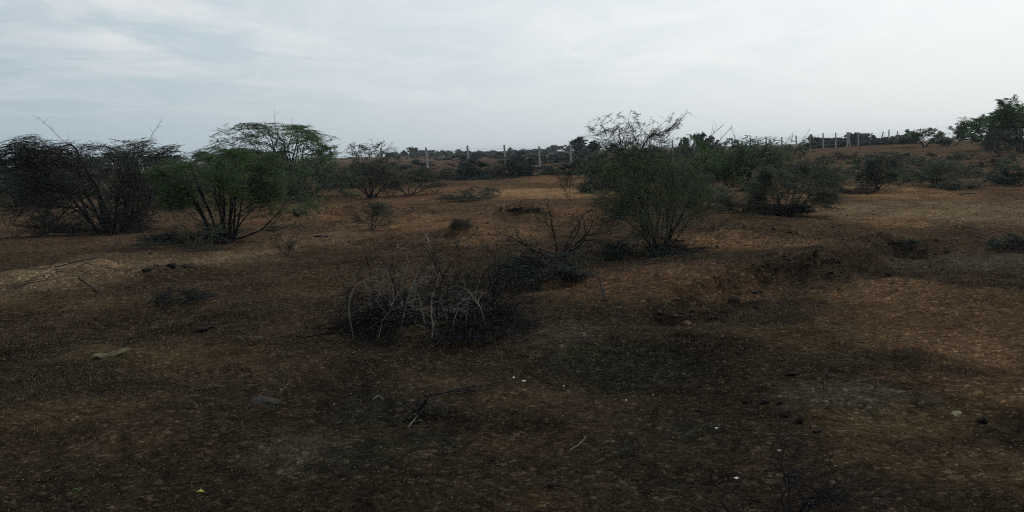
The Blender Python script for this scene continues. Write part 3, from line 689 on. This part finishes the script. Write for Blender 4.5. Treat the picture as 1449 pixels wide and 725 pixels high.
for i, (px, py, w, h, lb) in enumerate([
        (1057, 570, 11, 6, 'leftmost dark clod of the row on the pale soil'), (1082, 570, 15, 7, 'second dark clod of the row, lying beside a crumb'),
        (1103, 572, 11, 7, 'dark clod at the right end of the upper row'), (1109, 588, 17, 9, 'largest dark clod below the row on the pale soil'),
        (1132, 598, 11, 8, 'dark clod diagonally below the largest clod'), (1157, 612, 13, 6, 'flat dark clod lowest of the diagonal'),
        (1122, 531, 16, 6, 'flat dark clod alone above the row'), (1390, 598, 14, 10, 'round black clod beside the tan stone at the right')]):
    stone('earth_clod', lb, 'clod', px, py, w, h, 'dung', 200 + i, GR, rough=.5, sink=.2)
for i, (px, py, w, h, lb) in enumerate([
        (210, 383, 18, 6, 'dark dung lump left of the pair on the pale slope'), (243, 378, 16, 7, 'left dark lump of the pair on the pale left slope'), (262, 379, 22, 6, 'right dark lump of the pair on the pale left slope'),
        (290, 465, 24, 5, 'flat dark lump below the weed on the left slope')]):
    stone('dung_lump', lb, 'dung', px, py, w, h, 'dung', 220 + i, 'dark lumps on the left slope', rough=.6, sink=.25)
for i, (px, py, w, h, lb) in enumerate([(932, 443, 12, 7, 'dark clod left of the reddish stone'), (955, 448, 11, 5, 'low dark clod touching the reddish stone'), (872, 436, 16, 5, 'long dark clod below the leaning stick'),
                                        (1000, 440, 13, 5, 'broad dark clod between the reddish stone and the black boulder'), (1072, 413, 13, 5, 'dark clod right of the black boulder'), (1170, 425, 18, 3, 'flat dark slab on the ground below the earth bank'), (1370, 274, 24, 3, 'dark lump alone on the pale flat at the right'), (425, 303, 24, 9, 'dark clod on the orange ground right of the left shrubs'), (390, 325, 22, 8, 'dark clod near the dry twiggy tuft'), (455, 335, 18, 4, 'flat dark clod right of the dry twiggy tuft')]):
    stone('earth_clod', lb, 'clod', px, py, w, h, 'clod', 230 + i, rough=.6)
stone('boulder', 'rounded black boulder on the rough ground below the earth bank', 'boulder', 1038, 430, 20, 20, 'clod', 241, rough=.4, sink=.35)
stone('stone', 'small reddish stone with a pale top on the rough ground', 'stone', 971, 460, 16, 9, 'redstone', 242)
stone('stone', 'tan stone beside the round black clod at the right', 'stone', 1353, 587, 16, 8, 'tanstone', 243)
stone('stone', 'dark flat stone on the left foreground soil', 'stone', 375, 571, 44, 14, 'stone', 244, deep=.6)
GW = 'white pebbles on the dark soil'
for i, (px, py, w, h, lb) in enumerate([(727, 535, 6, 5, 'small white pebble left of its larger neighbour near the centre'), (741, 540, 9, 5, 'larger white pebble of the centre pair'), (1102, 638, 9, 5, 'white pebble alone below the dark clods'), (1042, 677, 11, 4, 'long white pebble left of the black shrublet'), (886, 567, 5, 4, 'white pebble right of the centre pair'), (1014, 606, 9, 3, 'flat white pebble above the black shrublet'), (798, 547, 5, 4, 'tiny white pebble a little right of the centre pair')]):
    stone('white_pebble', lb, 'pebble', px, py, w * .6, h * .6, 'white', 250 + i, GW, rot=.2)
# a slab of yellowish bark with a raised end
g = ground(158, 503); m = g[1] / F
nx, ny = 14, 5
u = np.linspace(-1, 1, nx); v = np.linspace(-1, 1, ny); U, Vv = np.meshgrid(u, v)
half_w = 25 * m
wy = .075 * (1 + .8 * fbm(U * 4, Vv * 2 + 3.3, 5, 3)) * (1 - .6 * np.abs(U) ** 3)
top_z = .020 + .030 * sstep(-.2, .8, U) - .014 * Vv ** 2 + .022 * fbm(U * 2.5, Vv * 2.5, 9, 3)
pt = np.stack([U * half_w, Vv * wy + .03 * np.sin(U * 3), top_z], -1).reshape(-1, 3)
pb = pt - np.array([0, 0, .014])
q = lambda i, j: i * nx + j
Fq = [[q(i, j), q(i, j + 1), q(i + 1, j + 1), q(i + 1, j)] for i in range(ny - 1) for j in range(nx - 1)]
n_ = nx * ny
Fq += [[a + n_ for a in f[::-1]] for f in list(Fq)]
rim = [q(0, j) for j in range(nx)] + [q(i, nx - 1) for i in range(1, ny)] + [q(ny - 1, j) for j in range(nx - 2, -1, -1)] + [q(i, 0) for i in range(ny - 2, 0, -1)]
Fq += [[rim[k], rim[k - 1], rim[k - 1] + n_, rim[k] + n_] for k in range(len(rim))]
tag(link('bark_slab', mesh('bark_slab', np.concatenate([pt, pb]), Fq, M['bark_slab']), loc=g), 'yellowish curled slab of bark lying on the left foreground', 'bark')
g = ground(283, 700)
tag(link('fallen_leaf', mesh('fallen_leaf', np.array([[-.02, 0, .012], [0, -.012, .02], [.024, 0, .012], [.002, .014, .024]]), [[0, 1, 2, 3]], M['yleaf']), loc=g), 'single yellow leaf lying on the foreground soil', 'leaf')

def stick(name, label, cat, pxs, lift, r, mat, seed, forks=3, part=None, group=None):
    """a branch lying on the ground through these pixels"""
    rng = np.random.default_rng(seed)
    gs_ = np.array([ground(*p) for p in pxs]); o = gs_[0].copy()
    k = np.linspace(0, len(gs_) - 1, 10)
    p = np.stack([np.interp(k, np.arange(len(gs_)), gs_[:, c]) for c in range(3)], -1)
    ln = np.linalg.norm(p[-1] - p[0])
    p += rng.normal(0, ln * .012, p.shape)
    p[:, 2] = height(p[:, 0], p[:, 1]) + r + np.interp(np.linspace(0, 1, 10), np.linspace(0, 1, len(lift)), lift)
    q_ = (p - o)[None]
    rad = taper(np.array([r]), 10, .35)
    root = thing(name, label, cat, o, group)
    V, Fc = tubes(q_, rad, 6); link('branch', mesh('branch', V, Fc, M[mat], True), root)
    if forks:
        a = sprout(rng, q_, rad, forks, .25, .95, R(40), ln * .35, flat=.8)
        f = walk(rng, a[0], a[1], a[2], 6, .2, (0, 0, -.02)); f[..., 2] = np.maximum(f[..., 2], (height(f[..., 0] + o[0], f[..., 1] + o[1]) - o[2]) + .008)
        a2 = sprout(rng, f, taper(a[3], 6), forks * 3, .2, 1, R(45), ln * .14, flat=.6)
        f2 = walk(rng, a2[0], a2[1], a2[2], 4, .2, (0, 0, 0)); f2[..., 2] = np.maximum(f2[..., 2], (height(f2[..., 0] + o[0], f2[..., 1] + o[1]) - o[2]) + .006)
        V, Fc = join([tubes(f, taper(a[3], 6), 4), tubes(f2, np.maximum(taper(a2[3], 4), .0015), 3)])
        link('twigs', mesh('twigs', V, Fc, M[mat]), root, kind='stuff')
    return root
stick('fallen_branch', 'dry fallen branch lying across the pale left slope', 'branch', [(172, 352), (120, 385), (60, 405), (20, 410)], (.12, .15, .08, .02), .010, 'bark', 301, 12)
stick('fallen_branch', 'short black end of the fallen branch on the left slope', 'branch', [(112, 400), (143, 417)], (.05, 0), .012, 'black', 302, 0)
stick('fallen_branch', 'leaning black stick poking from the ground below the thicket', 'branch', [(858, 428), (846, 412)], (0, .14), .014, 'black', 303, 0)
stick('fallen_branch', 'curved black twig on the pale ground near the right edge', 'branch', [(1365, 322), (1385, 340), (1398, 348)], (.02, .10, 0), .012, 'black', 304, 4)
stick('pale_twig', 'pale curved twig lying on the gravel below the centre', 'twig', [(806, 639), (820, 632), (829, 625)], (0, .005, .02), .005, 'grey', 305, 0)
stick('pale_twig', 'pale twig on the dark soil left of the charred stump', 'twig', [(528, 567), (536, 563), (543, 567)], (0, .01, 0), .005, 'grey', 306, 0)
stick('fallen_branch', 'dark twig lying on the dark moss, below the centre', 'twig', [(775, 688), (790, 692), (812, 694)], (0, .01, 0), .006, 'black', 307, 2)
stick('fallen_branch', 'long black branch reaching right from the charred stump', 'branch', [(600, 577), (640, 563), (662, 556), (700, 548)], (.06, .04, .03, .02), .008, 'black', 308, 8)
stick('pale_twig', 'short pale twig leaning on the front of the charred stump', 'twig', [(578, 606), (592, 596)], (0, .04), .004, 'grey', 309, 1)
# charred stump with a burnt crown lying at its foot
stump = sh('charred_stump', 'black charred stump with a tangle of burnt twigs in the foreground', 'stump', (594, 592), (572, 640, 566), S_(LOW, stems=7, leaves=260, n1=20, n2=60, n3=120, wood='black', leaf=(.02, .007)), 311)
rng = np.random.default_rng(312)
az = np.arange(9) * .698 + rng.normal(0, .2, 9)
d0 = np.stack([np.cos(az), np.sin(az), np.where(np.arange(9) < 4, 1.6, -.12)], -1)
p0 = walk(rng, np.tile([[0, 0, .05]], (9, 1)), d0, np.where(np.arange(9) < 4, 0.10, .13) * (.7 + .6 * rng.random(9)), 8, .22, (0, 0, 0)); p0[..., 2] = np.maximum(p0[..., 2], .004)
V, Fc = join([tubes(p0, taper(rng.uniform(.007, .016, 9), 8, .4), 7)])
V += .006 * np.stack([fbm(V[:, 1] * 60, V[:, 2] * 60, 5, 3), fbm(V[:, 0] * 60, V[:, 2] * 60, 6, 3), fbm(V[:, 0] * 60, V[:, 1] * 60, 7, 3)], -1)
link('root_crown', mesh('root_crown', V, Fc, M['black']), stump)
sh('dark_tuft', 'black patch of burnt twigs right below the charred stump', 'tuft', (620, 634), (588, 650, 600), S_(LOW, leaves=500, n1=24, n2=90, n3=200, wood='black', leaf=(.018, .007)), 313)

# ------------------------------------------------------------------ the big heap of dead branches in the centre
def brush_heap():
    rng = np.random.default_rng(400)
    g = ground(600, 466); m = g[1] / F
    root = thing('brush_heap', 'heap of dead branches with pale arching sticks on the open ground, centre', 'brush heap', g)
    # pale sticks, each picked out by eye: foot pixel, apex, end
    px = [((514, 470), (518, 425), (560, 410)), ((545, 474), (556, 440), (576, 415)), ((583, 473), (573, 440), (584, 405)), ((579, 460), (590, 430), (604, 398)), ((620, 472), (618, 440), (625, 412)),
          ((640, 460), (634, 430), (640, 400)), ((560, 476), (562, 462), (556, 452)), ((598, 475), (640, 470), (652, 462)), ((645, 462), (655, 448), (672, 450)), ((650, 428), (652, 434), (656, 440)),
          ((530, 440), (552, 420), (566, 412)), ((588, 440), (598, 424), (612, 412)), ((575, 425), (580, 444), (578, 466)), ((526, 470), (530, 446), (542, 428)), ((604, 470), (600, 446), (590, 424)),
          ((660, 470), (668, 446), (684, 432)), ((622, 352), (618, 362), (626, 372)), ((572, 352), (566, 372), (588, 388)), ((690, 460), (676, 440), (650, 424))]
    for k, pts in enumerate(px):
        dep = rng.uniform(-.45, .25)
        P = np.array([[(p[0] - 600) * m, dep * (1 - .5 * i) - .15, max((466 - p[1]) * m + (.16 if i else .05), .02)] for i, p in enumerate(pts)])
        t = np.linspace(0, 1, 9)[:, None]
        c = (1 - t) ** 2 * P[0] + 2 * t * (1 - t) * (2 * P[1] - .5 * (P[0] + P[2])) + t ** 2 * P[2]
        c += np.cumsum(rng.normal(0, .008, c.shape), axis=0)
        V, Fc = tubes(c[None], taper(np.array([.0052 * rng.uniform(.6, 1.2)]), 9, .4), 5)
        sa = sprout(rng, c[None], taper(np.array([.006]), 9, .45), 3, .3, .95, R(42), .22)
        q2 = walk(rng, sa[0], sa[1], sa[2], 5, .25, (0, 0, 0)); q2[..., 2] = np.maximum(q2[..., 2], .01)
        V, Fc = join([(V, Fc), tubes(q2, taper(sa[3], 5), 4)])
        link('dead_branch', mesh('dead_branch', V, Fc, M['grey'], True), root)
    # finer grey twigs tangled among them
    for k in range(26):
        a = rng.uniform(0, 6.28); q_ = math.sqrt(rng.random()) * .85
        st = np.array([[math.cos(a) * q_ * 88 * m, math.sin(a) * q_ * .34 - .1, rng.uniform(.03, .25)]])
        d = np.array([[rng.normal(0, 1), rng.normal(-.2, .5), rng.uniform(-.1, .7)]])
        c = walk(rng, st, d, np.array([rng.uniform(.25, .6)]), 8, .2, (0, 0, -.10)); c[..., 2] = np.maximum(c[..., 2], .012)
        V, Fc = tubes(c, taper(np.array([rng.uniform(.0025, .0042)]), 8, .4), 4)
        link('dead_branch', mesh('dead_branch', V, Fc, M['grey'], True), root)
    # dark twigs of the pile and the thin upright ones
    n = 115
    a = rng.uniform(0, 6.28, n); q_ = np.sqrt(rng.random(n))
    st = np.stack([np.cos(a) * q_ * 92 * m, np.sin(a) * q_ * .36, rng.random(n) * .16 * (1 - q_ ** 2)], -1)
    d = np.stack([np.cos(a) * .9, np.sin(a) * .8, rng.uniform(.05, .55, n)], -1) + rng.normal(0, .5, (n, 3)) * [1, 1, .4]
    p0 = walk(rng, st, d, rng.uniform(.35, .8, n), 7, .2, (0, 0, -.10)); r0 = taper(rng.uniform(.005, .010, n), 7)
    n2 = 9
    st = np.stack([rng.uniform(-60, 110, n2) * m, rng.uniform(-.1, .5, n2), np.full(n2, .05)], -1)
    d = np.stack([rng.normal(0, .45, n2), rng.normal(0, .3, n2), np.ones(n2)], -1)
    pu = walk(rng, st, d, rng.uniform(.35, .85, n2), 7, .14, (0, 0, 0)); ru = taper(np.full(n2, .0048), 7)
    s = sprout(rng, np.concatenate([p0, pu]), np.concatenate([r0, ru]), 750, .1, 1, R(50), .24, flat=.4)
    p1 = walk(rng, s[0], s[1], s[2], 5, .22, (0, 0, -.06)); r1 = taper(np.maximum(s[3], .003), 5)
    s = sprout(rng, p1, r1, 4200, .1, 1, R(50), .13)
    p2 = walk(rng, s[0], s[1], s[2], 4, .22, (0, 0, -.04)); r2 = taper(np.maximum(s[3], .0022), 4)
    for p in (p0, pu, p1, p2): p[..., 2] = np.maximum(p[..., 2], .012 + .03 * np.abs(np.sin(p[..., 0] * 41)))
    V, Fc = join([tubes(p0, r0, 4), tubes(pu, ru, 4), tubes(p1, r1, 3), tubes(p2, r2, 3)])
    link('twigs', mesh('twigs', V, Fc, M['black']), root, kind='stuff')
    V, Fc = leaves(rng, p2, 2500, .026, .008, droop=.5)
    link('dead_leaves', mesh('dead_leaves', V, Fc, M['dark_leaf']), root, kind='stuff')
brush_heap()

# ------------------------------------------------------------------ thin dusty air
V_ = np.array([[x, y, z] for x in (-1750., 1750.) for y in (-1750., 1750.) for z in (-4., 9.)])
hm_ = bpy.data.materials.new('dusty_air'); hm_.use_nodes = True; ht = hm_.node_tree; ht.nodes.clear()
pv = N(ht, 'ShaderNodeVolumePrincipled'); pv.inputs['Color'].default_value = (.90, .96, 1, 1); pv.inputs['Density'].default_value = .00032
ho = N(ht, 'ShaderNodeOutputMaterial'); L(ht, pv.outputs[0], ho.inputs['Volume'])
link('haze', mesh('haze', V_, [[0, 1, 3, 2], [4, 6, 7, 5], [0, 4, 5, 1], [2, 3, 7, 6], [0, 2, 6, 4], [1, 5, 7, 3]], hm_), kind='stuff')

# ------------------------------------------------------------------ concrete post fence with wires
def fence():
    line = lambda px: 1 / (.01667 - 1.36e-5 * (px - 605))             # distance of the fence at a column of the photograph
    w0, w1 = ray(605, 215), ray(1191, 215)
    A = np.array([w0[0] * line(605), line(605)]); B = np.array([w1[0] * line(1191), line(1191)])
    u = (B - A) / np.linalg.norm(B - A); step = np.linalg.norm(B - A) / 18.5
    root = thing('post_and_wire_fence', 'long wire fence of grey concrete posts running across the field to the right', 'fence', (A[0], A[1], float(height(*A))))
    o = np.array([A[0], A[1], float(height(*A))])
    rng = np.random.default_rng(500)
    tops = []
    import bmesh
    bm = bmesh.new(); bmesh.ops.create_cube(bm, size=1.0)
    for v_ in bm.verts:
        v_.co.z += .5; k = .062 if v_.co.z > .5 else .076
        v_.co.x *= 2 * k; v_.co.y *= 2 * k; v_.co.z *= 2.2
    bmesh.ops.bevel(bm, geom=bm.edges[:], offset=.012, segments=1, affect='EDGES')
    me = bpy.data.meshes.new('post'); bm.to_mesh(me); bm.free(); me.materials.append(M['concrete'])
    for i in range(-5, 26):
        P = A + u * step * i; z = float(height(*P))
        p = link('post', me, root, (P[0] - o[0], P[1] - o[1], z - .25 - o[2]))
        lean = R(-2.2) + rng.normal(0, .012)
        if i == 21: lean = R(10)
        if i == 22: lean = R(14)
        p.rotation_euler = (rng.normal(0, .015), lean, rng.uniform(-.2, .2)); p.scale = (1, 1, rng.uniform(.95, 1.05))
        tops.append((P, z))
        if i in (19,):                                                # braced corner: two slanting struts
            for s_ in (.22, -.10):
                b = link('brace_post', me, root, (P[0] + .9 * u[0] * (1 if s_ < 0 else .2) - o[0], P[1] + .9 * u[1] - o[1], z - .25 - o[2])); b.rotation_euler = (0, s_, 0)
    for h in (.45, .9, 1.3, 1.72):
        pts = []
        for (P, z), (Q, zq) in zip(tops[:-1], tops[1:]):
            for t in (0, .33, .66):
                X_ = P + (Q - P) * t; pts.append([X_[0] - o[0] - .06 - .038 * h, X_[1] - o[1] - .09, z + (zq - z) * t + h - .05 * (t > 0) - o[2]])
        pts = np.array(pts)[None]
        V, Fc = tubes(pts, np.full((1, pts.shape[1]), .006), 3)
        link('wire', mesh('wire', V, Fc, M['wire']), root)
fence()

# ------------------------------------------------------------------ distant trees beyond the fence
protos = []
for k, (st, m) in enumerate([(S_(TREE, stems=1, leaves=3200, gap=-.3, n1=18, n2=140, n3=420, keep=.25, tilt=(0, 6)), 'blue'), (S_(TREE, stems=2, leaves=3200, gap=-.3, n1=18, n2=140, n3=420, keep=.2), 'dark_leaf'), (S_(ROUND, tree=True, stems=3, leaves=3200, gap=-.3, n1=18, n2=140, n3=420, keep=.1), 'blue')]):
    protos.append((st, m))
def far_tree(kind, px, depth, hpx_top, wpx, label, group, cache={}):
    g = at_depth(px, depth)
    loc = MN.T @ (g - CAM); by = PH / 2 - F * loc[1] / -loc[2]
    hm = max((by - hpx_top) * g[1] / F, .8)
    if kind not in cache:
        st, m = protos[kind]
        o = sh('distant_tree', label, 'tree', tuple(g), (px - wpx / 2, px + wpx / 2, hpx_top), S_(st, mat=m, minr=.35), 600 + kind, group)
        cache[kind] = (o, hm, wpx * g[1] / F)
        return o
    o, h0, w0 = cache[kind]
    r = copy_tree(o, g, label, group, (px * 37.7) % 6.28, 1.0)
    s = hm / h0; w = (wpx * g[1] / F) / w0  # width and height of this tree
    r.scale = (w, w, s)
    return r
rng = np.random.default_rng(77)
GF = 'distant trees along the horizon beyond the fence'
seq = [(555, 216, 20), (563, 217, 18), (593, 214, 20), (608, 213, 22), (624, 214, 22), (640, 213, 22), (656, 214, 20), (673, 214, 24), (692, 214, 22), (712, 214, 22), (727, 213, 18), (744, 212, 22), (761, 211, 20), (779, 210, 22), (570, 214, 16), (586, 209, 14), (600, 214, 22), (616, 216, 16), (632, 216, 20), (648, 213, 10), (664, 216, 18), (682, 215, 18), (700, 215, 16), (722, 210, 9), (735, 213, 20), (752, 213, 16), (770, 212, 18), (788, 206, 22), (812, 208, 18), (828, 196, 40), (846, 206, 22), (868, 205, 20), (966, 196, 16), (985, 190, 20), (1003, 195, 18), (1150, 192, 14), (1160, 195, 18)]
ORD = ['first', 'second', 'third', 'fourth', 'fifth', 'sixth', 'seventh', 'eighth', 'ninth', 'tenth', 'eleventh', 'twelfth', 'thirteenth', 'fourteenth', 'fifteenth']
SPANS = [(0, 605, 'left of the tall pale post'), (605, 661, 'right of the tall pale post'), (661, 712, 'behind the left half of the black brush heap'), (712, 759, 'behind the right half of the black brush heap'),
         (759, 803, 'between the last two clear fence posts'), (803, 900, 'between the last clear post and the thin airy tree'), (900, 1100, 'above the middle hedge'), (1100, 1200, 'above the rightmost middle hedge shrub')]
seq.sort(); cnt = {}
for i, (px, t, w) in enumerate(seq):
    sp = [q for q in SPANS if q[0] <= px < q[1]][0][2]
    cnt[sp] = cnt.get(sp, -1) + 1
    lb = ORD[cnt[sp]] + ' distant tree from the left, ' + sp
    if px == 828: lb = 'dark crooked far tree left of the thin airy tree'
    elif px == 788: lb = 'round dark far tree between the last two near fence posts'
    far_tree((i % 3), px, 300 + 60 * rng.random() if t > 200 else 120 + 20 * rng.random(), t, w * 1.25, lb, GF)
GH = 'dark hedge trees behind the distant end of the fence'
for i, px in enumerate(range(1166, 1292, 9)):
    t = 194 + 3 * rng.random() - (6 if px in (1202, 1211, 1220) else 0) - (4 if px == 1265 else 0)
    lb = ORD[i] + ' dark hedge tree from the left behind the distant end of the fence'
    far_tree(2 if i % 3 else 0, px, 138 + 14 * rng.random(), t, 34, lb, GH)
for i, px in enumerate(range(1160, 1290, 12)):
    far_tree(2, px, 122 + 8 * rng.random(), 203 + 3 * rng.random(), 40, ORD[i] + ' low bush from the left at the foot of the distant hedge', 'low bushes at the foot of the distant hedge')
for i, px in enumerate(range(-20, 420, 44)):
    far_tree((0, 2, 1)[i % 3], px, 130 + 40 * rng.random(), 215 - .03 * (px - 724) - 9 - 5 * rng.random(), 62, ORD[i] + ' far tree from the left on the horizon behind the left shrubs', 'far trees behind the left shrubs')
for i, px in enumerate((640, 668, 700, 735, 770, 800, 830)):
    far_tree(2, px, 170 + 30 * rng.random(), 218 - .03 * (px - 724) - 3 * rng.random(), 46, ORD[i] + ' low bush from the left beyond the reddish field', 'low bushes beyond the reddish field')
GB = 'far low bushes behind the fence'
FB = ['far bush behind the airy thorn tree, at its right side', 'far bush behind the airy thorn tree, at its left side', 'far bush showing above the gap between the two big left shrubs', 'far bush behind the top of the widest dark shrub',
      'far bush behind the left bare shoots of the widest dark shrub', 'far bush cut by the left edge of the picture', 'far bush behind the last two clear fence posts', 'far bush just left of the foot of the thin airy tree',
      'far bush behind the stem of the thin airy tree', 'far bush behind the pale dead branch of the hedge', 'far bush immediately left of the tall pale post', 'far bush right behind the grey-green shrub', 'far bush at the right end of the black brush heap', 'far bush behind the slim post right of the black brush heap', 'far bush behind the last clear fence post', 'far bush below the dark crooked far tree', 'far bush behind the small forked bush left of the tall pale post', 'far bush touching the tall pale post from the left', 'far bush showing above the right half of the black brush heap']
for i, (px, d, t, w) in enumerate([(430, 75, 232, 60), (345, 70, 236, 70), (250, 66, 238, 70), (150, 64, 240, 80), (60, 60, 243, 80), (-10, 58, 244, 70), (790, 95, 224, 40), (830, 90, 220, 46), (905, 92, 212, 50), (960, 98, 208, 54), (560, 80, 231, 46), (520, 76, 231, 40), (765, 92, 225, 44), (785, 96, 222, 46), (815, 98, 220, 50), (840, 102, 217, 50), (540, 84, 229, 50), (590, 88, 227, 40), (730, 90, 226, 50)]):
    far_tree(2, px, d, t, w, FB[i], GB)
